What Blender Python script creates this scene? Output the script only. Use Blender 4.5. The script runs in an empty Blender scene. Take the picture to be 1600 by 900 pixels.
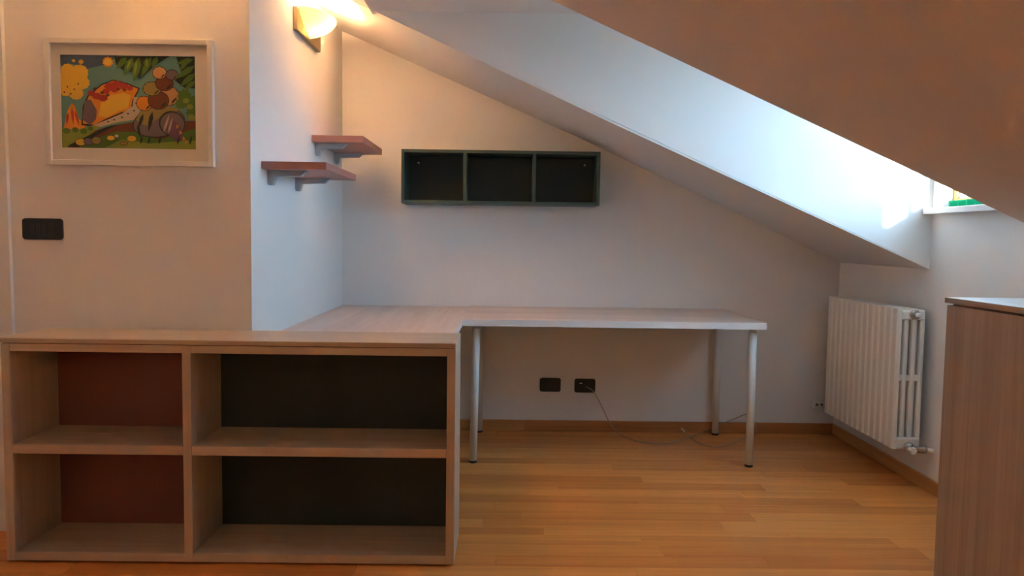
import bpy, bmesh, math, random
from mathutils import Vector, Matrix
random.seed(7)
scene = bpy.context.scene
col = scene.collection
PI = math.pi

# ------------------------------------------------------------------ camera
yaw, pitch, roll = math.radians(.4953), math.radians(-3.7409), math.radians(.782)
fw = Vector((math.sin(yaw)*math.cos(pitch), math.cos(yaw)*math.cos(pitch), math.sin(pitch)))
rt = Vector((math.cos(yaw), -math.sin(yaw), 0))
up = rt.cross(fw)
r2 = rt*math.cos(roll) + up*math.sin(roll)
u2 = -rt*math.sin(roll) + up*math.cos(roll)
cam_data = bpy.data.cameras.new('camera')
cam = bpy.data.objects.new('camera', cam_data)
col.objects.link(cam)
M3 = Matrix((r2, u2, -fw)).transposed()
cam.matrix_world = Matrix.Translation((.8796, -4.4936, 1.1364)) @ M3.to_4x4()
cam_data.sensor_width = 36.0
cam_data.lens = 1203.83/1600*36.0
cam_data.clip_start = .02
scene.camera = cam

K = 1/16     # light scale, balanced by the view exposure of +4 stops
# ------------------------------------------------------------------ world, sun, exposure
world = bpy.data.worlds.new('daylight_sky')
scene.world = world
world.use_nodes = True
bg = world.node_tree.nodes['Background']
SKY = (.47, .75, 1.03)
bg.inputs['Strength'].default_value = 20.0*K
# clear sky: brightest at the horizon, deeper blue towards the zenith; darker ground and roofs below
wn, wl = world.node_tree.nodes, world.node_tree.links
w_tc = wn.new('ShaderNodeTexCoord'); w_sep = wn.new('ShaderNodeSeparateXYZ'); w_mr = wn.new('ShaderNodeMapRange')
w_cr = wn.new('ShaderNodeValToRGB')
w_mr.inputs['From Min'].default_value = -1.0; w_mr.inputs['From Max'].default_value = 1.0
wl.new(w_tc.outputs['Generated'], w_sep.inputs[0]); wl.new(w_sep.outputs['Z'], w_mr.inputs['Value']); wl.new(w_mr.outputs[0], w_cr.inputs['Fac'])
ramp = w_cr.color_ramp
ramp.elements[0].position = .475; ramp.elements[0].color = (.10, .14, .16, 1)
ramp.elements[1].position = .51; ramp.elements[1].color = (*SKY, 1)
for pos, g in ((.60, .74), (.72, .50), (1.0, .32)):
    e = ramp.elements.new(pos); e.color = (SKY[0]*g*.90, SKY[1]*g*.96, SKY[2]*g, 1)
wl.new(w_cr.outputs['Color'], bg.inputs['Color'])
sun_data = bpy.data.lights.new('sun', 'SUN')
sun_data.energy = 26.0*K
sun_data.angle = math.radians(2.6)
sun_data.color = (1.0, .97, .9)
sun = bpy.data.objects.new('sun', sun_data)
col.objects.link(sun)
sun.rotation_euler = Vector((-1.0, 3.7, -.56)).to_track_quat('-Z', 'Y').to_euler()
# portal: guides sky sampling to the window opening (adds no light of its own)
pd = bpy.data.lights.new('window_portal', 'AREA')
pd.shape = 'RECTANGLE'; pd.size = 1.06; pd.size_y = .76
pd.cycles.is_portal = True
po = bpy.data.objects.new('window_portal', pd)
col.objects.link(po)
po.location = (2.955, -1.58, 1.675)
po.rotation_euler = Vector((-1, 0, 0)).to_track_quat('-Z', 'Z').to_euler()

vs = scene.view_settings
vs.view_transform = 'Standard'
vs.look = 'None'
vs.gamma = 1.0
vs.use_curve_mapping = False
vs.exposure = 4.45
BULB = 36.0
BULB_COLOR = (1.0, .56, .27)

# ------------------------------------------------------------------ helpers
class MB:
    def __init__(s):
        s.bm = bmesh.new()
    def box(s, x0, x1, y0, y1, z0, z1, bev=0, seg=2, mi=0):
        vs_ = [s.bm.verts.new(p) for p in ((x0,y0,z0),(x1,y0,z0),(x1,y1,z0),(x0,y1,z0),(x0,y0,z1),(x1,y0,z1),(x1,y1,z1),(x0,y1,z1))]
        fs = [s.bm.faces.new([vs_[i] for i in f]) for f in ((3,2,1,0),(4,5,6,7),(0,1,5,4),(1,2,6,5),(2,3,7,6),(3,0,4,7))]
        for f in fs: f.material_index = mi
        if bev:
            es = list({e for f in fs for e in f.edges})
            bmesh.ops.bevel(s.bm, geom=es, offset=bev, segments=seg, affect='EDGES', profile=.5)
        return s
    def prism(s, pts, axis, a, b, bev=0, seg=2, mi=0):
        """polygon pts in the plane normal to axis, extruded from a to b"""
        def P(p, t):
            return {'x': (t, p[0], p[1]), 'y': (p[0], t, p[1]), 'z': (p[0], p[1], t)}[axis]
        A = [s.bm.verts.new(P(p, a)) for p in pts]
        B = [s.bm.verts.new(P(p, b)) for p in pts]
        n = len(pts)
        fs = [s.bm.faces.new(A), s.bm.faces.new(B[::-1])]
        for i in range(n):
            fs.append(s.bm.faces.new((A[i], B[i], B[(i+1) % n], A[(i+1) % n])))
        for f in fs: f.material_index = mi
        bmesh.ops.recalc_face_normals(s.bm, faces=fs)
        if bev:
            es = list({e for f in fs for e in f.edges})
            bmesh.ops.bevel(s.bm, geom=es, offset=bev, segments=seg, affect='EDGES', profile=.5)
        return s
    def solid(s, bottom, top, mi=0):
        """closed solid from two matching vertex loops"""
        A = [s.bm.verts.new(p) for p in bottom]; B = [s.bm.verts.new(p) for p in top]
        n = len(A)
        fs = [s.bm.faces.new(A), s.bm.faces.new(B[::-1])]
        for i in range(n):
            fs.append(s.bm.faces.new((A[i], B[i], B[(i+1) % n], A[(i+1) % n])))
        for f in fs: f.material_index = mi
        bmesh.ops.recalc_face_normals(s.bm, faces=fs)
        return s
    def lathe(s, prof, c, axis='z', seg=24, mi=0):
        """prof: list of (radius, height) from one end to the other"""
        rings = []
        for r, h in prof:
            ring = []
            for k in range(seg):
                a = 2*PI*k/seg
                ca, sa = r*math.cos(a), r*math.sin(a)
                p = {'z': (ca, sa, h), 'y': (ca, h, sa), 'x': (h, ca, sa)}[axis]
                ring.append(s.bm.verts.new((c[0]+p[0], c[1]+p[1], c[2]+p[2])))
            rings.append(ring)
        fs = []
        for A, B in zip(rings, rings[1:]):
            for k in range(seg):
                fs.append(s.bm.faces.new((A[k], A[(k+1) % seg], B[(k+1) % seg], B[k])))
        fs.append(s.bm.faces.new(rings[0][::-1])); fs.append(s.bm.faces.new(rings[-1]))
        for f in fs:
            f.smooth = len(f.verts) == 4; f.material_index = mi
        bmesh.ops.recalc_face_normals(s.bm, faces=fs)
        return s
    def tube(s, pts, r, seg=10, sub=8):
        pts = [Vector(p) for p in pts]
        path = []
        n = len(pts)
        for i in range(n-1):
            p0, p1, p2, p3 = pts[max(i-1, 0)], pts[i], pts[i+1], pts[min(i+2, n-1)]
            for k in range(sub):
                t = k/sub
                path.append(.5*((2*p1)+(p2-p0)*t+(2*p0-5*p1+4*p2-p3)*t*t+(-p0+3*p1-3*p2+p3)*t**3))
        path.append(pts[-1])
        rings = []
        nrm = Vector((0, 0, 1))
        for i, p in enumerate(path):
            t = (path[min(i+1, len(path)-1)]-path[max(i-1, 0)]).normalized()
            nrm = (nrm - t*nrm.dot(t))
            if nrm.length < 1e-4: nrm = t.orthogonal()
            nrm.normalize(); bn = t.cross(nrm)
            rings.append([s.bm.verts.new(p+nrm*r*math.cos(2*PI*k/seg)+bn*r*math.sin(2*PI*k/seg)) for k in range(seg)])
        for A, B in zip(rings, rings[1:]):
            for k in range(seg):
                f = s.bm.faces.new((A[k], A[(k+1) % seg], B[(k+1) % seg], B[k])); f.smooth = True
        s.bm.faces.new(rings[0][::-1]); s.bm.faces.new(rings[-1])
        return s
    def build(s, name, mats, parent=None, loc=None):
        """links ONE mesh object; loc = origin in world, geometry given in world coordinates"""
        me = bpy.data.meshes.new(name)
        if loc is not None:
            bmesh.ops.translate(s.bm, verts=s.bm.verts, vec=-Vector(loc))
        bmesh.ops.recalc_face_normals(s.bm, faces=s.bm.faces)
        s.bm.to_mesh(me); s.bm.free()
        for m in (mats if isinstance(mats, (list, tuple)) else [mats]): me.materials.append(m)
        o = bpy.data.objects.new(name, me); col.objects.link(o)
        if loc is not None: o.location = loc
        if parent is not None:
            o.parent = parent
            o.location = Vector(loc if loc is not None else (0, 0, 0)) - wloc(parent)
        return o

def wloc(o):
    v = Vector(o.location)
    while o.parent is not None:
        o = o.parent; v = v + Vector(o.location)
    return v
def B(*a, **k): return MB().box(*a, **k)
def tag(o, label=None, cat=None, group=None, kind=None):
    if label: o['label'] = label
    if cat: o['category'] = cat
    if group: o['group'] = group
    if kind: o['kind'] = kind
    return o
def thing(name, loc, label, cat, group=None):
    o = bpy.data.objects.new(name, None); col.objects.link(o)
    o.location = loc; o.empty_display_size = .1
    return tag(o, label, cat, group)
def struct(name, mb, m, label, parent=None):
    return tag(mb.build(name, m, parent), label, None, None, 'structure')

# ------------------------------------------------------------------ materials
def newmat(name):
    m = bpy.data.materials.new(name); m.use_nodes = True
    nt = m.node_tree
    return m, nt, nt.nodes['Principled BSDF']
def plain(name, c, rough=.5, metal=0, spec=.5, bump=0, bscale=200):
    m, nt, b = newmat(name)
    b.inputs['Base Color'].default_value = (*c, 1)
    b.inputs['Roughness'].default_value = rough
    b.inputs['Metallic'].default_value = metal
    b.inputs['Specular IOR Level'].default_value = spec
    n = nt.nodes.new('ShaderNodeTexNoise'); n.inputs['Scale'].default_value = bscale
    tc = nt.nodes.new('ShaderNodeTexCoord'); nt.links.new(tc.outputs['Object'], n.inputs['Vector'])
    if bump:
        bp = nt.nodes.new('ShaderNodeBump'); bp.inputs['Strength'].default_value = bump; bp.inputs['Distance'].default_value = .002
        nt.links.new(n.outputs['Fac'], bp.inputs['Height']); nt.links.new(bp.outputs['Normal'], b.inputs['Normal'])
    return m
def wood(name, c1, c2, axis, rough=.4, fine=90, long=2.2, rnd=0, spec=.4, bands=.0):
    """laminate grain running along axis; rnd = object-to-object tone variation"""
    m, nt, b = newmat(name)
    N, L = nt.nodes, nt.links
    tc = N.new('ShaderNodeTexCoord'); mp = N.new('ShaderNodeMapping')
    sc = [fine]*3; sc['xyz'.index(axis)] = long
    mp.inputs['Scale'].default_value = sc
    oi = N.new('ShaderNodeObjectInfo')
    add = N.new('ShaderNodeVectorMath'); add.operation = 'ADD'
    mul = N.new('ShaderNodeMath'); mul.operation = 'MULTIPLY'; mul.inputs[1].default_value = 37.0
    L.new(oi.outputs['Random'], mul.inputs[0])
    L.new(tc.outputs['Object'], mp.inputs['Vector']); L.new(mp.outputs['Vector'], add.inputs[0]); L.new(mul.outputs[0], add.inputs[1])
    n1 = N.new('ShaderNodeTexNoise'); n1.inputs['Scale'].default_value = 1.0; n1.inputs['Detail'].default_value = 5; n1.inputs['Roughness'].default_value = .6
    L.new(add.outputs[0], n1.inputs['Vector'])
    n2 = N.new('ShaderNodeTexNoise'); n2.inputs['Scale'].default_value = .17; n2.inputs['Detail'].default_value = 2
    L.new(add.outputs[0], n2.inputs['Vector'])
    mx = N.new('ShaderNodeMath'); mx.operation = 'MULTIPLY_ADD'; mx.inputs[1].default_value = .55
    hf = N.new('ShaderNodeMath'); hf.operation = 'MULTIPLY'; hf.inputs[1].default_value = .45
    L.new(n2.outputs['Fac'], hf.inputs[0]); L.new(n1.outputs['Fac'], mx.inputs[0]); L.new(hf.outputs[0], mx.inputs[2])
    if rnd:
        sub = N.new('ShaderNodeMath'); sub.operation = 'MULTIPLY_ADD'; sub.inputs[1].default_value = rnd; 
        o2 = N.new('ShaderNodeMath'); o2.operation = 'SUBTRACT'; o2.inputs[1].default_value = rnd*.5
        L.new(oi.outputs['Random'], sub.inputs[0]); L.new(mx.outputs[0], sub.inputs[2]); L.new(sub.outputs[0], o2.inputs[0]); fac = o2.outputs[0]
    else: fac = mx.outputs[0]
    cr = N.new('ShaderNodeValToRGB')
    cr.color_ramp.elements[0].position = .34; cr.color_ramp.elements[0].color = (*c1, 1)
    cr.color_ramp.elements[1].position = .66; cr.color_ramp.elements[1].color = (*c2, 1)
    L.new(fac, cr.inputs['Fac']); L.new(cr.outputs['Color'], b.inputs['Base Color'])
    b.inputs['Roughness'].default_value = rough; b.inputs['Specular IOR Level'].default_value = spec
    bp = N.new('ShaderNodeBump'); bp.inputs['Strength'].default_value = .06; bp.inputs['Distance'].default_value = .001
    L.new(n1.outputs['Fac'], bp.inputs['Height']); L.new(bp.outputs['Normal'], b.inputs['Normal'])
    return m

PLASTER = plain('white_plaster', (.875, .865, .85), .75, bump=.12, bscale=90, spec=.3)
LAMC = ((.50, .39, .285), (.65, .53, .41))
LAM = {a: wood('ash_laminate_'+a, *LAMC, a, rough=.42) for a in 'xyz'}
DESK_X = wood('desk_oak_along_x', (.70, .55, .475), (.87, .73, .655), 'x', rough=.36, fine=45, long=1.6)
DESK_Y = wood('desk_oak_along_y', (.70, .55, .475), (.87, .73, .655), 'y', rough=.36, fine=45, long=1.6)
CABW = wood('cabinet_grey_oak', (.36, .27, .21), (.50, .40, .325), 'z', rough=.45)
CABT = wood('cabinet_top_oak', (.36, .27, .21), (.50, .40, .325), 'y', rough=.38)
BAMBOO = wood('bamboo_plank', (.68, .235, .048), (.92, .395, .100), 'x', rough=.33, fine=75, long=2.0, rnd=.32, spec=.45)
GAP = plain('dark_joint', (.10, .045, .018), .8)
BASE_R = wood('baseboard_red_brown', (.42, .15, .045), (.58, .26, .085), 'x', rough=.4, fine=60, long=2)
BASE_L = wood('baseboard_honey', (.50, .23, .070), (.66, .36, .13), 'x', rough=.4, fine=60, long=2)
BASE_RY = wood('baseboard_honey_along_y', (.50, .23, .070), (.66, .36, .13), 'y', rough=.4, fine=60, long=2)
WHITE = plain('white_edge', (.92, .92, .92), .4)
WMETAL = plain('white_lacquered_metal', (.84, .83, .81), .45)
BLACKP = plain('black_plastic', (.012, .012, .012), .3)
BLACKM = plain('black_matt_module', (.02, .02, .02), .5)
TERRA = plain('terracotta_laminate', (.44, .20, .16), .45)
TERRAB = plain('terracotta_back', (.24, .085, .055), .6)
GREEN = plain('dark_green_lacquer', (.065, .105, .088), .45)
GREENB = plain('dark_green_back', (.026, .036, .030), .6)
GREYP = plain('grey_bracket', (.44, .45, .47), .45)
RADW = plain('radiator_enamel', (.88, .85, .79), .32)
CHROME = plain('dull_chrome', (.42, .42, .40), .3, metal=1)
BRONZE = plain('brushed_bronze', (.42, .33, .20), .38, metal=.85)
FRAMEW = plain('frame_white', (.80, .78, .74), .4)
MATB = plain('mat_board', (.80, .77, .70), .8)
CABLE = plain('beige_cable', (.42, .35, .27), .5)
TIP = plain('ivory_connector', (.78, .70, .58), .4)
SILLM = plain('sill_stone', (.80, .81, .82), .35, bump=.05, bscale=300)
WOODF = plain('honey_wood_bead', (.80, .50, .14), .45)
def glass(name, tint=(1, 1, 1), ior=1.35):
    m = bpy.data.materials.new(name); m.use_nodes = True
    nt = m.node_tree; nt.nodes.clear()
    o = nt.nodes.new('ShaderNodeOutputMaterial'); mix = nt.nodes.new('ShaderNodeMixShader')
    t = nt.nodes.new('ShaderNodeBsdfTransparent'); t.inputs['Color'].default_value = (*tint, 1)
    g = nt.nodes.new('ShaderNodeBsdfGlossy'); g.inputs['Roughness'].default_value = .02
    fr = nt.nodes.new('ShaderNodeFresnel'); fr.inputs['IOR'].default_value = ior
    ge = nt.nodes.new('ShaderNodeNewGeometry'); inv = nt.nodes.new('ShaderNodeMath'); inv.operation = 'SUBTRACT'; inv.inputs[0].default_value = 1.0
    mu = nt.nodes.new('ShaderNodeMath'); mu.operation = 'MULTIPLY'     # reflect at the outer faces only
    nt.links.new(ge.outputs['Backfacing'], inv.inputs[1]); nt.links.new(fr.outputs[0], mu.inputs[0]); nt.links.new(inv.outputs[0], mu.inputs[1])
    nt.links.new(mu.outputs[0], mix.inputs['Fac']); nt.links.new(t.outputs[0], mix.inputs[1]); nt.links.new(g.outputs[0], mix.inputs[2])
    nt.links.new(mix.outputs[0], o.inputs['Surface'])
    return m
GLASS = glass('clear_glass')
DGLASS = glass('double_glazing', ior=2.0)
def translucent(name, c, emit=0, ec=(1, 1, 1), f=.6):
    m = bpy.data.materials.new(name); m.use_nodes = True
    nt = m.node_tree; nt.nodes.clear()
    o = nt.nodes.new('ShaderNodeOutputMaterial'); mix = nt.nodes.new('ShaderNodeMixShader'); mix.inputs['Fac'].default_value = f
    d = nt.nodes.new('ShaderNodeBsdfDiffuse'); d.inputs['Color'].default_value = (*c, 1)
    t = nt.nodes.new('ShaderNodeBsdfTranslucent'); t.inputs['Color'].default_value = (*c, 1)
    nt.links.new(d.outputs[0], mix.inputs[1]); nt.links.new(t.outputs[0], mix.inputs[2])
    last = mix.outputs[0]
    if emit:
        e = nt.nodes.new('ShaderNodeEmission'); e.inputs['Color'].default_value = (*ec, 1); e.inputs['Strength'].default_value = emit*K
        a = nt.nodes.new('ShaderNodeAddShader'); nt.links.new(last, a.inputs[0]); nt.links.new(e.outputs[0], a.inputs[1]); last = a.outputs[0]
    nt.links.new(last, o.inputs['Surface'])
    return m
SHADE = translucent('frosted_shade_glass', (.64, .57, .42), emit=.10, ec=(1, .70, .30), f=.5)
GREENT = translucent('green_translucent_plastic', (.05, .55, .33), f=.6)

# ------------------------------------------------------------------ structure
xL, xR, yB = -.0715, 2.836, -1.604        # alcove left wall, right knee wall, picture wall
XW, YR = -2.0, -5.0                       # room's left wall, wall behind the viewer
ZK, S = 1.0165, .4412                     # knee height, roof pitch
YC, YN = -.953, -2.206                    # far and near cheeks of the dormer
ZD = 2.146                                # dormer ceiling
ZF = 2.72                                 # flat ceiling on the left
def roof(x): return ZK + S*(xR-x)
XD = xR - (ZD-ZK)/S
XF = xR - (ZF-ZK)/S

floor = struct('floor', B(XW-.1, xR+.1, YR-.1, .1, -.06, -.012), GAP, 'honey bamboo plank floor')
struct('wall_back', B(xL-.1, xR+.11, 0, .12, 0, 2.5), PLASTER, 'white rear wall of the alcove behind the desk')
struct('wall_left', B(xL-.12, xL, yB+.0005, 0, 0, 2.5), PLASTER, 'white side wall of the alcove with two shelves and a lamp')
struct('wall_left_front', B(XW-.1, xL-.0005, yB, yB+.12, 0, 2.8), PLASTER, 'white wall holding the framed picture')
struct('wall_far_left', B(XW-.12, XW, YR, yB, 0, 2.8), PLASTER, 'white wall out of view on the left')
struct('wall_rear', B(XW-.1, xR+.11, YR-.12, YR, 0, 2.8), PLASTER, 'white wall behind the viewer')
WY0, WY1, WZ0, WZ1 = -2.12, -1.035, 1.296, 2.06   # window opening
wr = MB().box(xR, xR+.11, YR, .05, 0, ZK)
wr.box(xR, xR+.11, YN-.08, YC+.08, ZK, WZ0-.0005)
wr.box(xR, xR+.11, WY1, YC+.08, WZ0, ZD+.06)
wr.box(xR, xR+.11, YN-.08, WY0, WZ0, ZD+.06)
wr.box(xR, xR+.11, WY0, WY1, WZ1, ZD+.06)
struct('wall_right', wr, PLASTER, 'white knee wall with the dormer window above')
T = .14
cl = MB()
# sloping ceiling behind the dormer (slightly uneven plaster edges)
def strip(y0, y1, xs, o0, o1):
    for i in range(len(xs)-1):
        a, b = xs[i], xs[i+1]
        bt = [(a, y0, roof(a)+o0[i]), (b, y0, roof(b)+o0[i+1]), (b, y1, roof(b)+o1[i+1]), (a, y1, roof(a)+o1[i])]
        cl.solid(bt, [(p[0], p[1], roof(p[0])+T) for p in bt])
strip(YC+.002, .1, [XF, xL, 1.4, xR, xR+.11], [0, 0, -.008, 0, 0], [0, 0, .022, 0, 0])
strip(YR-.1, YN-.002, [XF, 1.0, xR, xR+.11], [0]*4, [0]*4)
strip(YN-.002, YC+.002, [XF, XD], [0]*2, [0]*2)
cl.box(XW-.1, XF, YR-.1, .1, ZF, ZF+T)
cl.box(XD-.02, xR+.11, YN-.06, YC+.06, ZD, ZD+.12)
struct('ceiling', cl, PLASTER, 'white sloping attic ceiling')
def cheek(y0, y1):
    e = .004
    return MB().prism([(XD-.1, roof(XD-.1)+e), (xR+.002, ZK+e), (xR+.002, ZD+.06), (XD-.1, roof(XD-.1)+.06)], 'y', y0, y1)
struct('wall_dormer_far', cheek(YC, YC+.07), PLASTER, 'white triangular cheek wall of the dormer lit by daylight')
struct('wall_dormer_near', cheek(YN-.07, YN), PLASTER, 'near cheek wall of the dormer')

# bamboo planks, each one a piece of the floor
PW, PL = .096, .96
mesh_cache = {}
def plank_mesh(length, w):
    k = (round(length, 3), round(w, 3))
    if k not in mesh_cache:
        mb = MB(); g = .0005
        mb.box(g, k[0]-g, g, k[1]-g, -.012, 0, bev=.0007, seg=1)
        me = bpy.data.meshes.new('plank'); bmesh.ops.recalc_face_normals(mb.bm, faces=mb.bm.faces)
        mb.bm.to_mesh(me); mb.bm.free(); me.materials.append(BAMBOO)
        mesh_cache[k] = me
    return mesh_cache[k]
row = 0; y = 0.0
offs = [0, .52, .23, .74, .38, .87, .12, .61]
while y > YR + 1e-6:
    w = min(PW, y-YR)
    if y-w < yB < y-1e-6 and y - yB > 1e-4: w = y-yB
    x0 = xL if y > yB+1e-6 else XW
    # staggered joints, cut where the wall is
    off = (offs[row % 8] + .07*((row*5) % 7))*PL % PL
    xs = [x0]; x = math.floor((x0+3)/PL)*PL-3+off
    while x < xR-.06:
        if x > x0+.06: xs.append(x)
        x += PL
    xs.append(xR)
    for a, b in zip(xs, xs[1:]):
        o = bpy.data.objects.new('plank', plank_mesh(b-a, w)); col.objects.link(o)
        o.parent = floor; o.location = (a, y-w, 0)
    y -= w; row += 1

# baseboards
BH, BT = .064, .013
def bboard(name, x0, x1, y0, y1, m, label):
    return struct(name, B(x0, x1, y0, y1, .0005, BH, bev=.003), m, label)
bboard('baseboard_back', xL+.0005, 1.000, -BT, -.0005, BASE_L, 'honey wood baseboard at the foot of the rear wall, lighter left piece')
bboard('baseboard_back_right', 1.0005, xR-.0005, -BT, -.0005, BASE_R, 'red-brown wood baseboard at the foot of the rear wall')
bboard('baseboard_right', xR-BT, xR-.0005, YR+.001, -BT-.0005, BASE_RY, 'honey wood baseboard along the knee wall under the radiator')
bboard('baseboard_left', xL+.0005, xL+BT, yB, -BT-.0005, BASE_RY, 'wood baseboard of the alcove side wall')
bboard('baseboard_left_front', -.945, xL-.001, yB-BT, yB-.0005, BASE_L, 'wood baseboard behind the low bookcase')

# door with its casing on the picture wall
dr = bpy.data.objects.new('door_1', None); col.objects.link(dr); dr.location = (-1.45, yB, 0)
tag(dr, 'white door casing at the left edge of the picture wall', None, None, 'structure')
MB().solid([(-.951, yB-.018, 0), (-1.03, yB-.018, 0), (-1.03, yB-.0005, 0), (-.951, yB-.0005, 0)],
           [(-.968, yB-.018, 2.1), (-1.03, yB-.018, 2.1), (-1.03, yB-.0005, 2.1), (-.968, yB-.0005, 2.1)]).build('casing', WMETAL, dr)
B(-1.91, -1.832, yB-.018, yB-.0005, 0, 2.1).build('casing', WMETAL, dr)
B(-1.832, -1.03, yB-.018, yB-.0005, 2.03, 2.1).build('casing', WMETAL, dr)
lf = B(-1.83, -1.032, yB-.010, yB-.0005, .005, 2.028, bev=.002).build('door_leaf', FRAMEW, dr)
MB().lathe([(.009, 0), (.009, -.045)], (-1.09, yB-.010, 1.02), 'y').box(-1.20, -1.08, yB-.062, yB-.048, 1.011, 1.029, bev=.004).build('door_handle', CHROME, lf)

# ------------------------------------------------------------------ dormer window
w1 = bpy.data.objects.new('window_1', None); col.objects.link(w1); w1.location = (xR+.03, -1.58, WZ0)
tag(w1, 'dormer window with a honey wood frame and four panes', None, None, 'structure')
fx0, fx1 = xR+.048, xR+.084
FW = .026
fr = MB()
fr.box(fx0, fx1, WY0, WY0+FW, WZ0, WZ1, bev=.003); fr.box(fx0, fx1, WY1-FW, WY1, WZ0, WZ1, bev=.003)
fr.box(fx0, fx1, WY0+FW, WY1-FW, WZ0, WZ0+.04, bev=.003); fr.box(fx0, fx1, WY0+FW, WY1-FW, WZ1-.04, WZ1, bev=.003)
fr.box(fx0, fx1, -1.5950, -1.5600, WZ0+.04, WZ1-.04, bev=.003)
fr.build('window_frame', WOODF, w1)
for ya, yb in ((WY0+FW, -1.5950), (-1.5600, WY1-FW)):
    bz0, bz1, bw = WZ0+.04, WZ1-.04, .010
    s = MB()
    s.box(fx0+.010, fx0+.026, ya, ya+bw, bz0, bz1); s.box(fx0+.010, fx0+.026, yb-bw, yb, bz0, bz1)
    s.box(fx0+.010, fx0+.026, ya+bw, yb-bw, bz0, bz0+bw); s.box(fx0+.010, fx0+.026, ya+bw, yb-bw, bz1-bw, bz1)
    s.build('glazing_bead', WMETAL, w1)
    B(fx0+.008, fx0+.030, ya+bw, yb-bw, 1.486, 1.522, bev=.002).build('glazing_bar', WMETAL, w1)
    B(fx0+.018, fx0+.022, ya+bw, yb-bw, bz0+bw, 1.486).build('pane', DGLASS, w1)
    B(fx0+.018, fx0+.022, ya+bw, yb-bw, 1.522, bz1-bw).build('pane', DGLASS, w1)
struct('trim_1', B(xR-.045, xR+.047, YN+.02, YC-.0015, 1.268, 1.2955, bev=.003), SILLM, 'pale stone sill under the dormer window')
# green corrugated strip standing on the sill against the window
gs = MB(); pts = []
n = 72
for i in range(n+1):
    yy = -1.98+ .90*i/n
    pts.append((xR-.006+.008*math.cos(i/n*2*PI*14), yy))
gs.prism(pts+[(p[0]+.003, p[1]) for p in reversed(pts)], 'z', 1.2957, 1.324)
tag(gs.build('corrugated_strip', GREENT), 'green translucent corrugated strip standing on the window sill', 'plastic strip')

# ------------------------------------------------------------------ low bookcase
bx0, bx1, by0, by1 = -.818, .7145, -1.9035, yB-BT-.002
bc = thing('bookcase', ((bx0+bx1)/2, (by0+by1)/2, 0), 'low pale ash bookcase with terracotta and dark green back panels', 'bookcase')
zb, zt, th = .008, .7585, .029
for i, (a, b) in enumerate(((bx0, bx0+th), (-.2105, -.1815), (bx1-th, bx1))):
    B(a, b, by0, by1, zb, zt, bev=.0012, seg=1).build('side_panel' if i != 1 else 'divider', LAM['z'], bc)
for (a, b) in ((bx0+th, -.2105), (-.1815, bx1-th)):
    for name, z0, z1, y0 in (('bottom_shelf', zb, .038, by0+.0015), ('middle_shelf', .3805, .412, by0+.0015), ('top_rail', .7315, zt-.0005, by0+.0015)):
        B(a+.0003, b-.0003, y0, by1-.008, z0, z1, bev=.001, seg=1).build(name, LAM['x'], bc)
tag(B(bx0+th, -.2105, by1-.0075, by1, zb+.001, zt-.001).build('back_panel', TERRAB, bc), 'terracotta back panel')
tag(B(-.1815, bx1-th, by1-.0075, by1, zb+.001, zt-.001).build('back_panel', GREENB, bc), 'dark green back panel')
B(bx0-.006, bx1, by0-.002, by1, zt+.002, .7765, bev=.0012, seg=1).build('top', LAM['x'], bc)
B(bx0+.004, bx1-.004, by0+.004, by1-.004, zt-.0005, zt+.002).build('shadow_gap', GAP, bc)
for x in (bx0+.03, -.196, bx1-.03):
    for yy in (by0+.05, by1-.04):
        MB().lathe([(.016, 0), (.016, zb)], (x, yy, .0), 'z', 14).build('glide', BLACKP, bc)

# ------------------------------------------------------------------ desks
def desk(name, x0, x1, y0, y1, zt, m, label, legs):
    t = thing(name, ((x0+x1)/2, (y0+y1)/2, 0), label, 'desk', 'desks set in an L')
    e = .0012
    B(x0+e, x1-e, y0+e, y1-e, zt-.030, zt, bev=.0006, seg=1).build('tabletop', m, t)
    eb = MB()
    eb.box(x0, x1, y0, y0+e-.0001, zt-.033, zt-.0008); eb.box(x0, x1, y1-e+.0001, y1, zt-.033, zt-.0008)
    eb.box(x0, x0+e-.0001, y0+e, y1-e, zt-.033, zt-.0008); eb.box(x1-e+.0001, x1, y0+e, y1-e, zt-.033, zt-.0008)
    eb.box(x0+e, x1-e, y0+e, y1-e, zt-.033, zt-.0302)
    tag(eb.build('edge_band', WHITE, t), 'white edge band')
    ztop = zt-.0332
    for (bx, by, tx, ty) in legs:
        h = ztop-.012
        A = [(bx+.0195*math.cos(2*PI*k/28), by+.0195*math.sin(2*PI*k/28), .012) for k in range(28)]
        C = [(tx+.0195*math.cos(2*PI*k/28), ty+.0195*math.sin(2*PI*k/28), ztop-.02) for k in range(28)]
        mb = MB().solid(A, C)
        for f in mb.bm.faces: f.smooth = len(f.verts) == 4
        lg = mb.build('leg', WMETAL, t)
        MB().lathe([(.0195, .0005), (.0205, .002), (.0205, .011), (.0195, .012)], (bx, by, 0), 'z', 28).build('foot', BLACKP, lg)
        MB().lathe([(.016, ztop-.02), (.016, ztop-.004), (.042, ztop-.004), (.042, ztop-.0002)], (tx, ty, 0), 'z', 28).build('mounting_plate', WMETAL, lg)
    return t
dx0 = .6700
desk('desk', dx0, 2.1655, -.743, -.0015, .735, DESK_X, 'oak-topped desk with white edges and four white legs under the green wall cabinet',
     [(.727, -.662, .738, -.662), (2.119, -.682, 2.119, -.682), (2.119, -.055, 2.119, -.055), (.737, -.055, .737, -.055)])
desk('desk', xL+.002, dx0-.001, yB+.004, -.0015, .731, DESK_Y, 'oak-topped desk along the alcove side wall, mostly behind the bookcase',
     [(.01, -1.52, .01, -1.52), (.58, -1.52, .58, -1.52), (.01, -.08, .01, -.08)])

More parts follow.
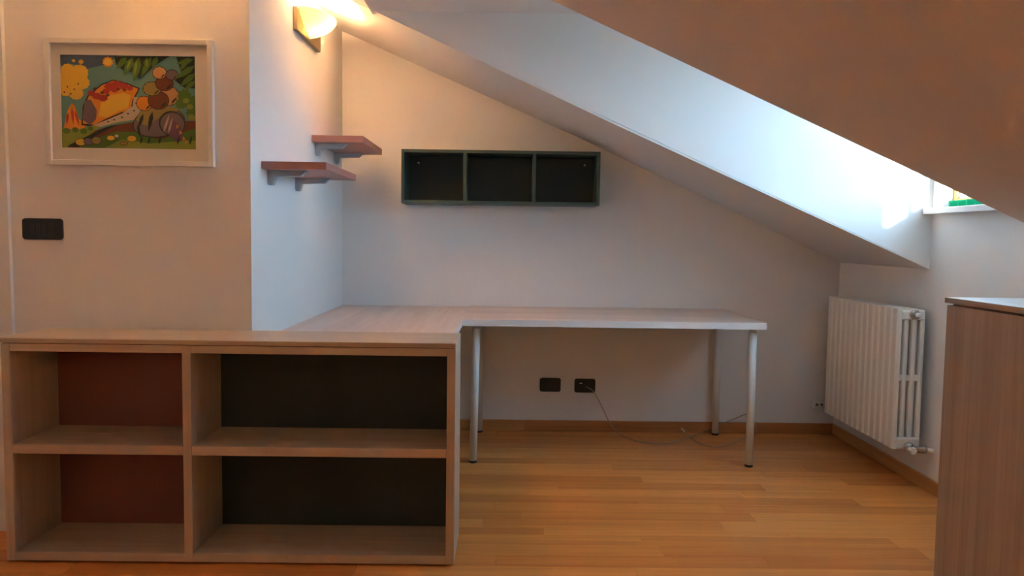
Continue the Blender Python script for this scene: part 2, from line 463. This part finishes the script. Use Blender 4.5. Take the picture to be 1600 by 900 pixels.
# ------------------------------------------------------------------ wall shelves on brackets
def wall_shelf(y0, y1, x1, z0, z1, brk, label):
    t = thing('wall_shelf', (xL, (y0+y1)/2, z0), label, 'shelf', 'terracotta shelves on the alcove side wall')
    B(xL+.001, x1, y0, y1, z0, z1, bev=.0012, seg=1).build('board', TERRA, t)
    for yb in brk:
        w = .016
        prof = [(xL+.0005, z0-.0005), (xL+.150, z0-.0005), (xL+.150, z0-.005), (xL+.132, z0-.022), (xL+.030, z0-.025), (xL+.024, z0-.052), (xL+.019, z0-.058), (xL+.006, z0-.058), (xL+.0005, z0-.045)]
        bk = MB().prism(prof, 'y', yb-w, yb+w, bev=.0015, seg=1).build('bracket', GREYP, t)
        B(xL+.001, xL+.158, yb-w-.003, yb+w+.003, z0-.0045, z0-.0003).build('bracket_flange', GREYP, bk)
wall_shelf(-.706, -.142, .180, 1.588, 1.620, (-.622, -.192), 'upper terracotta wall shelf in the alcove corner')
wall_shelf(-1.482, -.894, .181, 1.390, 1.418, (-1.39, -.987), 'lower terracotta wall shelf, nearer the bookcase')

# ------------------------------------------------------------------ green wall cabinet
gx0, gx1, gz0, gz1, gy = .299, 1.394, 1.319, 1.614, -.22
g = thing('wall_cabinet', ((gx0+gx1)/2, -.001, gz0), 'dark green open wall cabinet with three compartments', 'cabinet')
t_ = .0165
B(gx0, gx0+t_, gy, -.001, gz0, gz1, bev=.001, seg=1).build('side_panel', GREEN, g)
B(gx1-t_, gx1, gy, -.001, gz0, gz1, bev=.001, seg=1).build('side_panel', GREEN, g)
B(gx0+t_, gx1-t_, gy, -.001, gz1-t_, gz1, bev=.001, seg=1).build('top_panel', GREEN, g)
B(gx0+t_, gx1-t_, gy, -.001, gz0, gz0+t_, bev=.001, seg=1).build('bottom_panel', GREEN, g)
for a in (.640, 1.0225):
    B(a, a+.0175, gy+.001, -.021, gz0+t_, gz1-t_, bev=.001, seg=1).build('divider', GREEN, g)
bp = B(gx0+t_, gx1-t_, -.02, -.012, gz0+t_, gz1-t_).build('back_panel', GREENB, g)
for x in (.372, 1.327):
    MB().lathe([(.006, -.0202), (.006, -.024), (.003, -.026)], (x, 0, 1.558), 'y', 16).build('screw_cap', TIP, bp)

# ------------------------------------------------------------------ wall sconces
def sconce(origin, rz, label, power=BULB):
    """local frame: wall plane x=0, outward +x, width along y, z up; origin on the wall at plate bottom centre"""
    t = thing('wall_lamp', origin, label, 'lamp', 'bowl wall lamps')
    parts = []
    W, H = .43, .10
    pl = MB().box(.0005, .020, -W/2, W/2, 0, H, bev=.002).build('back_plate', BRONZE); parts.append(pl)
    # half bowl of frosted glass: shell with thickness
    mb = MB(); NA, NB = 28, 12
    def shell(rx, ry, rz_, x_off):
        rows = []
        for i in range(NB+1):
            ph = (PI/2)*i/NB          # 0 at rim, pi/2 at the bottom
            hz = i/NB; rr = 1-hz**1.7
            rows.append([mb.bm.verts.new((x_off+rx*rr*math.sin(PI*k/NA), -ry*rr*math.cos(PI*k/NA), .108-rz_*hz)) for k in range(NA+1)])
        return rows
    O = shell(.118, .195, .096, .0205); I = shell(.113, .190, .091, .0205)
    for R_ in (O, I):
        for a, b in zip(R_, R_[1:]):
            for k in range(NA):
                try:
                    f = mb.bm.faces.new((a[k], a[k+1], b[k+1], b[k])); f.smooth = True
                except ValueError: pass
    for k in range(NA): mb.bm.faces.new((O[0][k], O[0][k+1], I[0][k+1], I[0][k]))
    bmesh.ops.remove_doubles(mb.bm, verts=mb.bm.verts, dist=1e-5)
    sh = mb.build('shade', SHADE); parts.append(sh)
    sk = MB().lathe([(.016, .020), (.016, .045), (.012, .047)], (0, 0, .060), 'x', 16).build('socket', WMETAL); parts.append(sk)
    bu = MB().lathe([(.006, .047), (.014, .055), (.017, .066), (.014, .078), (.004, .084)], (0, 0, .060), 'x', 16).build('bulb', translucent('lit_bulb', (.9, .85, .7), emit=12, ec=(1, .72, .36), f=.9)); parts.append(bu)
    for p in parts: p.parent = t
    t.rotation_euler = (0, 0, rz)
    ld = bpy.data.lights.new('bulb_light', 'POINT'); ld.energy = power*K; ld.color = BULB_COLOR; ld.shadow_soft_size = .025
    lo = bpy.data.objects.new('bulb_light', ld); col.objects.link(lo); lo.parent = t; lo.location = (.066, 0, .066)
    return t
sconce((xL, -.81, 2.040), 0, 'lit bowl wall lamp with bronze plate high on the alcove side wall')
sconce((-.44, yB, 2.10), -PI/2, 'bowl wall lamp above the framed picture', 43.0)
sconce((.75, YR, 1.55), PI/2, 'added bowl wall lamp, unseen behind the viewer, for warm fill light', 41.0)  # invented lamp, added to warm the bookcase front and lower alcove

# ------------------------------------------------------------------ framed picture
px0, px1, pz0, pz1 = -.812, -.2, 1.381, 1.840
pf = thing('framed_picture', ((px0+px1)/2, yB, pz0), 'white framed colourful jungle print hanging above the light switch', 'picture')
yf = yB-.024
fw_ = .019
B(px0, px0+fw_, yf, yB-.001, pz0, pz1, bev=.0012, seg=1).build('frame_bar', FRAMEW, pf)
B(px1-fw_, px1, yf, yB-.001, pz0, pz1, bev=.0012, seg=1).build('frame_bar', FRAMEW, pf)
B(px0+fw_, px1-fw_, yf, yB-.001, pz1-fw_, pz1, bev=.0012, seg=1).build('frame_bar', FRAMEW, pf)
B(px0+fw_, px1-fw_, yf, yB-.001, pz0, pz0+fw_, bev=.0012, seg=1).build('frame_bar', FRAMEW, pf)
ym = yB-.012
qx0, qx1, qz0, qz1 = -.760, -.268, 1.445, 1.782
mb = MB()
mb.box(px0+fw_, qx0, ym, yB-.004, pz0+fw_, pz1-fw_); mb.box(qx1, px1-fw_, ym, yB-.004, pz0+fw_, pz1-fw_)
mb.box(qx0, qx1, ym, yB-.004, pz0+fw_, qz0); mb.box(qx0, qx1, ym, yB-.004, qz1, pz1-fw_)
mb.build('mat_board', MATB, pf)
# the print: flat layered ink shapes (a generic jungle landscape)
INK = {}
def ink(name, c):
    def lin(v): v /= 255; return v/12.92 if v < .04 else ((v+.055)/1.055)**2.4
    INK[name] = (len(INK), plain('ink_'+name, tuple(lin(v) for v in c), .6))
for nm, c in (('teal', (110, 160, 150)), ('navy', (78, 100, 125)), ('yellow', (238, 195, 60)), ('orange', (232, 150, 40)), ('red', (190, 60, 40)), ('brown', (120, 65, 35)),
              ('leaf', (90, 130, 40)), ('dark', (38, 50, 28)), ('lime', (150, 165, 60)), ('grey', (128, 110, 112)), ('pale', (205, 190, 165)), ('olive', (165, 145, 70)), ('black', (26, 20, 18)), ('purple', (125, 85, 105)), ('tan', (215, 160, 100))):
    ink(nm, c)
pr = MB(); layer = [0]
def P2(u, v): return (qx0+(qx1-qx0)*min(max(u, 0), 1), yB-.0085-layer[0]*.00003, qz0+(qz1-qz0)*min(max(v, 0), 1))
def poly(c, pts):
    layer[0] += 1
    f = pr.bm.faces.new([pr.bm.verts.new(P2((x-128)/872, 1-(y-140)/610)) for x, y in pts]); f.material_index = INK[c][0]
def blob(c, x, y, rx, ry, n=18, jag=0, rot=0):
    pts = []
    for k in range(n):
        a = 2*PI*k/n; r = 1+jag*(1 if k % 2 else -1)
        dx, dy = rx*r*math.cos(a), ry*r*math.sin(a)
        pts.append((x+dx*math.cos(rot)-dy*math.sin(rot), y+dx*math.sin(rot)+dy*math.cos(rot)))
    poly(c, pts)
def leaf(c, x0, y0, x1, y1, w):
    dx, dy = x1-x0, y1-y0; L = math.hypot(dx, dy); nx, ny = -dy/L*w, dx/L*w
    poly(c, [(x0, y0), (x0+dx*.3+nx, y0+dy*.3+ny), (x0+dx*.65+nx*.8, y0+dy*.65+ny*.8), (x1, y1), (x0+dx*.65-nx*.8, y0+dy*.65-ny*.8), (x0+dx*.3-nx, y0+dy*.3-ny)])
poly('teal', [(128, 140), (1000, 140), (1000, 750), (128, 750)])
poly('navy', [(128, 140), (500, 140), (420, 200), (300, 230), (200, 200), (128, 215)])
blob('orange', 435, 183, 34, 34, 20, .12); blob('yellow', 435, 183, 24, 24)
for x, y, r in ((190, 300, 82), (250, 255, 58), (175, 240, 46), (265, 320, 50), (160, 370, 45), (225, 390, 48), (262, 185, 16), (214, 178, 11)): blob('yellow', x, y, r, r*.9, 22, .05)
for x, y in ((170, 350), (215, 365), (240, 330), (190, 395), (150, 385)): blob('brown', x, y, 6, 6, 8)
# volcano-like red rock on the left
poly('orange', [(140, 620), (165, 510), (195, 455), (215, 470), (240, 560), (290, 600), (250, 640)])
for a in ((170, 520, 160, 600, 9), (195, 480, 205, 600, 10), (215, 500, 240, 610, 8)): leaf('red', *a)
# orange hillside with red bushes
poly('black', [(255, 600), (268, 470), (300, 405), (390, 330), (470, 298), (560, 320), (640, 352), (600, 430), (588, 500), (520, 520), (420, 565), (340, 610)])
poly('orange', [(265, 590), (278, 475), (305, 412), (392, 336), (470, 304), (556, 326), (630, 356), (590, 430), (578, 492), (515, 512), (415, 556), (340, 596)])
poly('yellow', [(370, 540), (385, 450), (450, 400), (540, 385), (580, 400), (560, 480), (500, 505), (420, 545)])
poly('grey', [(262, 560), (280, 440), (320, 430), (358, 500), (352, 560), (310, 600)])
for x, y, r in ((325, 390, 26), (360, 408, 30), (400, 420, 30), (445, 345, 36), (490, 330, 34), (535, 340, 30), (420, 375, 24), (475, 365, 24), (575, 352, 22)): blob('red', x, y, r, r*.75, 14, .1)
for x, y in ((350, 360), (430, 400), (500, 360), (395, 385), (540, 365)): blob('brown', x, y, 13, 9, 10)
# pale stream
poly('pale', [(330, 600), (430, 560), (520, 520), (590, 470), (600, 410), (635, 415), (640, 500), (600, 560), (480, 580), (380, 610)])
for x, y in ((430, 575), (470, 562), (520, 545), (560, 520), (600, 500), (615, 450)): blob('black', x, y, 7, 5, 8)
# ground
poly('brown', [(128, 750), (128, 700), (300, 650), (450, 600), (600, 575), (1000, 560), (1000, 750)])
poly('lime', [(128, 750), (128, 610), (200, 640), (330, 600), (380, 610), (300, 670), (220, 705), (160, 750)])
poly('dark', [(160, 740), (300, 668), (420, 610), (500, 590), (440, 620), (330, 680), (230, 745)])
poly('leaf', [(230, 750), (360, 680), (480, 640), (620, 640), (760, 690), (1000, 610), (1000, 750)])
poly('lime', [(400, 750), (520, 690), (700, 715), (850, 700), (1000, 690), (1000, 750)])
for x, y, r in ((160, 640, 24), (215, 632, 22), (270, 640, 24), (315, 622, 18)): blob('leaf', x, y, r, r*.8, 14, .12)
for x, y, rx, ry, c in ((250, 712, 34, 22, 'yellow'), (300, 708, 30, 22, 'grey'), (352, 700, 30, 24, 'olive'), (446, 682, 26, 16, 'yellow'), (484, 668, 14, 10, 'pale'), (582, 684, 30, 20, 'yellow'), (530, 716, 24, 12, 'olive')):
    blob('black', x, y, rx+3, ry+3, 14); blob(c, x, y, rx, ry, 14)
# grey boulder and fallen log on the right
blob('black', 760, 575, 172, 98, 24, 0, -.18); blob('grey', 760, 575, 167, 93, 24, 0, -.18)
poly('olive', [(612, 560), (640, 505), (720, 478), (830, 468), (905, 490), (800, 520), (740, 560), (690, 600), (650, 590)])
for a in ((660, 520, 625, 620, 12), (720, 505, 690, 640, 14), (620, 590, 640, 680, 10)): leaf('dark', *a)
blob('dark', 845, 580, 86, 82, 22, 0, .2); blob('grey', 848, 584, 78, 74, 22, 0, .2)
poly('purple', [(800, 610), (860, 560), (900, 600), (925, 690), (870, 700), (830, 660)])
for x, y in ((880, 600), (900, 640), (920, 680), (935, 700)): blob('orange', x, y, 12, 18, 3)
for a in ((790, 640, 830, 520, 8), (820, 650, 850, 540, 7)): leaf('pale', *a)
# heap of rounded stones on the boulder
for x, y, rx, ry, c in ((830, 400, 62, 60, 'tan'), (668, 452, 50, 46, 'orange'), (760, 430, 66, 58, 'brown'), (720, 355, 58, 44, 'olive'), (800, 318, 56, 48, 'brown'), (770, 250, 44, 38, 'tan'), (850, 262, 38, 32, 'grey')):
    blob('black', x, y, rx+4, ry+4, 20); blob(c, x, y, rx, ry, 20, .03)
    leaf('dark', x+rx*.2, y+ry*.85, x+rx*.85, y+ry*.1, ry*.12)
# foliage
poly('dark', [(480, 150), (840, 140), (760, 190), (700, 240), (640, 290), (600, 250), (540, 240), (490, 200)])
for a in ((560, 150, 490, 230, 20), (600, 150, 540, 270, 24), (640, 150, 600, 310, 26), (690, 150, 690, 240, 22), (720, 145, 650, 280, 20), (760, 145, 720, 220, 18)): leaf('leaf', *a)
for a in ((585, 165, 560, 235, 8), (625, 170, 605, 280, 9), (690, 160, 690, 215, 8)): leaf('lime', *a)
poly('dark', [(880, 145), (1000, 140), (1000, 350), (930, 345), (870, 300), (910, 240)])
for a in ((990, 160, 880, 190, 18), (1000, 200, 870, 290, 20), (1000, 250, 900, 340, 20), (1000, 300, 930, 360, 16), (960, 150, 900, 240, 16)): leaf('leaf', *a)
for x, y, r in ((930, 400, 44), (970, 440, 46), (905, 450, 34), (975, 510, 36)): blob('leaf', x, y, r, r, 18, .14)
for x, y, r in ((940, 430, 22), (965, 470, 22), (975, 540, 26)): blob('lime', x, y, r, r*.8, 14, .2)
for x in (640, 690, 760, 880, 960): leaf('dark', x, 720, x+14, 660, 6)
for f in pr.bm.faces:
    f.normal_update()
me_ = pr.build('print', [v[1] for v in INK.values()], pf)
tag(me_, 'colourful jungle landscape print')
B(px0+fw_, px1-fw_, ym-.0045, ym-.0025, pz0+fw_, pz1-fw_).build('glazing', GLASS, pf)

# ------------------------------------------------------------------ switch and sockets
def rrect(x0, x1, z0, z1, r, n=5):
    pts = []
    for cx, cz, a0 in ((x1-r, z1-r, 0), (x0+r, z1-r, 90), (x0+r, z0+r, 180), (x1-r, z0+r, 270)):
        for k in range(n+1):
            a = math.radians(a0+90*k/n); pts.append((cx+r*math.cos(a), cz+r*math.sin(a)))
    return pts
def wall_plate(name, x0, x1, z0, z1, yw, nmod, label, cat, group=None, holes=False):
    t = thing(name, ((x0+x1)/2, yw, z0), label, cat, group)
    MB().prism(rrect(x0, x1, z0, z1, .012), 'y', yw-.009, yw-.0005, bev=.002, seg=2).build('cover_plate', BLACKP, t)
    mw = .0225
    cx, cz = (x0+x1)/2, (z0+z1)/2
    for k in range(nmod):
        a = cx+(k-nmod/2)*mw
        m = MB().box(a+.0006, a+mw-.0006, yw-.0115, yw-.0091, cz-.0225, cz+.0225, bev=.0012, seg=1).build('rocker' if not holes else 'socket_module', BLACKM, t)
        if holes:
            for dz in (-.0095, 0, .0095):
                MB().lathe([(.0024, yw-.0117), (.0024, yw-.0112)], (a+mw/2, 0, cz+dz), 'y', 10).build('contact_hole', GAP, m)
    return t
wall_plate('light_switch', -.917, -.767, 1.105, 1.184, yB, 4, 'wide black light switch plate below the framed picture', 'switch')
wall_plate('wall_socket', 1.090, 1.213, .234, .315, 0, 3, 'black wall socket without a cable, under the desk', 'socket', 'black sockets under the desk', True)
s2 = wall_plate('wall_socket', 1.294, 1.417, .231, .313, 0, 3, 'black wall socket with a cable plugged in, under the desk', 'socket', 'black sockets under the desk', True)
B(1.324, 1.338, -.0135, -.0116, .284, .290, bev=.0005, seg=1).build('label_chip', WHITE, s2)
ts = thing('phone_socket', (2.738, 0, .157), 'small white two-hole socket on the rear wall beside the radiator', 'socket')
tb = B(2.708, 2.768, -.022, -.0005, .157, .200, bev=.003).build('housing', WMETAL, ts)
for x in (2.724, 2.752):
    MB().lathe([(.009, -.0222), (.009, -.026), (.006, -.026), (.006, -.0235)], (x, 0, .179), 'y', 16).build('jack', CHROME, ts)
    MB().lathe([(.0045, -.0262), (.0045, -.0268)], (x, 0, .179), 'y', 12).build('jack_hole', BLACKP, ts)

# ------------------------------------------------------------------ cable
cb = thing('cable', (1.75, -.15, 0), 'thin beige cable running from the wall socket across the floor', 'cable')
MB().tube([(1.352, -.032, .272), (1.372, -.050, .268), (1.409, -.045, .238), (1.456, -.035, .151), (1.497, -.040, .070), (1.535, -.075, .020), (1.580, -.135, .0035), (1.647, -.237, .0035),
           (1.766, -.273, .0035), (1.860, -.215, .0035), (1.945, -.140, .006), (2.08, -.030, .022), (2.19, -.018, .066), (2.309, -.012, .114), (2.345, -.016, .112), (2.352, -.03, .085), (2.362, -.06, .03), (2.335, -.085, .0035),
           (2.260, -.135, .0035), (2.168, -.242, .0035), (2.100, -.305, .0035), (2.037, -.327, .0035), (1.985, -.277, .0035), (1.955, -.150, .004), (1.937, -.070, .018)], .0026, 8, 8).build('cord', CABLE, cb)
MB().tube([(1.937, -.070, .018), (1.930, -.045, .026), (1.926, -.034, .031)], .005, 10, 4).build('connector', TIP, cb)
MB().lathe([(.010, -.0118), (.010, -.030), (.006, -.036)], (1.352, 0, .272), 'y', 16).build('plug', BLACKM, cb)

# ------------------------------------------------------------------ radiator
ry0, ry1, rx0, rx1, rz0, rz1 = -1.023, -.257, 2.666, 2.801, .178, .847
rad = thing('radiator', ((rx0+rx1)/2, (ry0+ry1)/2, rz0), 'white column radiator on the knee wall below the dormer', 'radiator')
NS = 13; sw = (ry1-ry0)/NS
def section_mesh():
    mb = MB(); h = sw/2
    cw = .024; gp = (.135-4*cw)/3
    H = rz1-rz0
    for i in range(4):
        a = i*(cw+gp)
        if i == 0:     # broad front column with a raised spine
            mb.prism([(0.008, -h+.0002), (0.0, -h+.011), (0.0, h-.013), (0.0095, h-.0002), (cw-.006, h-.0002), (cw, h-.010), (cw, -h+.010), (cw-.006, -h+.0002)], 'z', .012, H-.008, bev=.0015, seg=1)
        else:
            mb.prism([(a, -.010), (a+.006, -.016), (a+cw-.006, -.016), (a+cw, -.010), (a+cw, .010), (a+cw-.006, .016), (a+.006, .016), (a, .010)], 'z', .012, H-.008-.006*i, bev=.003, seg=1)
    for z0, z1 in ((.010, .064), (H-.060, H-.014)):
        mb.box(.006, .130, -.0225, .0225, z0, z1, bev=.008, seg=2)
        zc = (z0+z1)/2
        mb.lathe([(.021, -h+.0003), (.021, h-.0003)], (.075, 0, zc), 'y', 18)
    mb.box(.010, .126, -.012, .012, H-.345, H-.316, bev=.006, seg=2)
    me = bpy.data.meshes.new('section'); bmesh.ops.recalc_face_normals(mb.bm, faces=mb.bm.faces)
    mb.bm.to_mesh(me); mb.bm.free(); me.materials.append(RADW)
    return me
sm = section_mesh()
for k in range(NS):
    o = bpy.data.objects.new('section', sm); col.objects.link(o); o.parent = rad
    o.location = Vector((rx0, ry0+sw*(k+.5), rz0)) - Vector(rad.location)
pl = MB().lathe([(.024, ry0-.0005), (.024, ry0-.006), (.019, ry0-.008), (.019, ry0-.018)], (2.741, 0, .812), 'y', 6).build('plug_nut', CHROME, rad)
MB().lathe([(.012, ry0-.0185), (.012, ry0-.038), (.008, ry0-.042)], (2.741, 0, .812), 'y', 16).build('vent_cap', WMETAL, pl)
vb = MB().lathe([(.022, ry0-.0005), (.022, ry0-.010), (.017, ry0-.012), (.017, ry0-.030)], (2.741, 0, .202), 'y', 8).lathe([(.015, 0), (.015, .045), (.018, .046), (.018, .062)], (2.741, ry0-.032, .198), 'x', 12).build('valve', CHROME, rad)
MB().lathe([(.016, ry0-.0305), (.016, ry0-.060), (.012, ry0-.064)], (2.733, 0, .198), 'y', 16).build('valve_cap', WMETAL, vb)
MB().tube([(2.803, ry0-.032, .198), (2.82, ry0-.032, .196), (xR-.001, ry0-.032, .194)], .009, 12, 3).build('pipe', WMETAL, rad)
for yy in (ry0+.12, ry1-.12):
    for zz in (.30, .74):
        B(rx1-.02, xR-.0005, yy-.008, yy+.008, zz-.012, zz+.012, bev=.001, seg=1).build('wall_bracket', WMETAL, rad)

# ------------------------------------------------------------------ cabinet under the dormer, right
cx0, cy1, ct = 2.262, -2.102, .969
cy0 = -3.00
cb2 = thing('low_cabinet', ((cx0+xR)/2, (cy0+cy1)/2, 0), 'grey-brown oak cabinet against the knee wall, cut by the right edge', 'cabinet')
B(cx0+.019, xR-BT-.002, cy0, cy1, .06, ct-.021, bev=.001, seg=1).build('body', CABW, cb2)
B(cx0+.05, xR-BT-.03, cy0+.01, cy1-.01, .0005, .0598).build('plinth', CABW, cb2)
ymid = (cy0+cy1)/2
for a, b in ((cy0+.0015, ymid-.0015), (ymid+.0015, cy1-.0005)):
    d = B(cx0, cx0+.0185, a, b, .062, ct-.0235, bev=.001, seg=1).build('door', CABW, cb2)
B(cx0-.006, xR-BT-.002, cy0-.002, cy1+.004, ct-.017, ct, bev=.001, seg=1).build('top', CABT, cb2)
B(cx0+.03, xR-BT-.01, cy0+.004, cy1-.004, ct-.0208, ct-.0172).build('spacer', GAP, cb2)
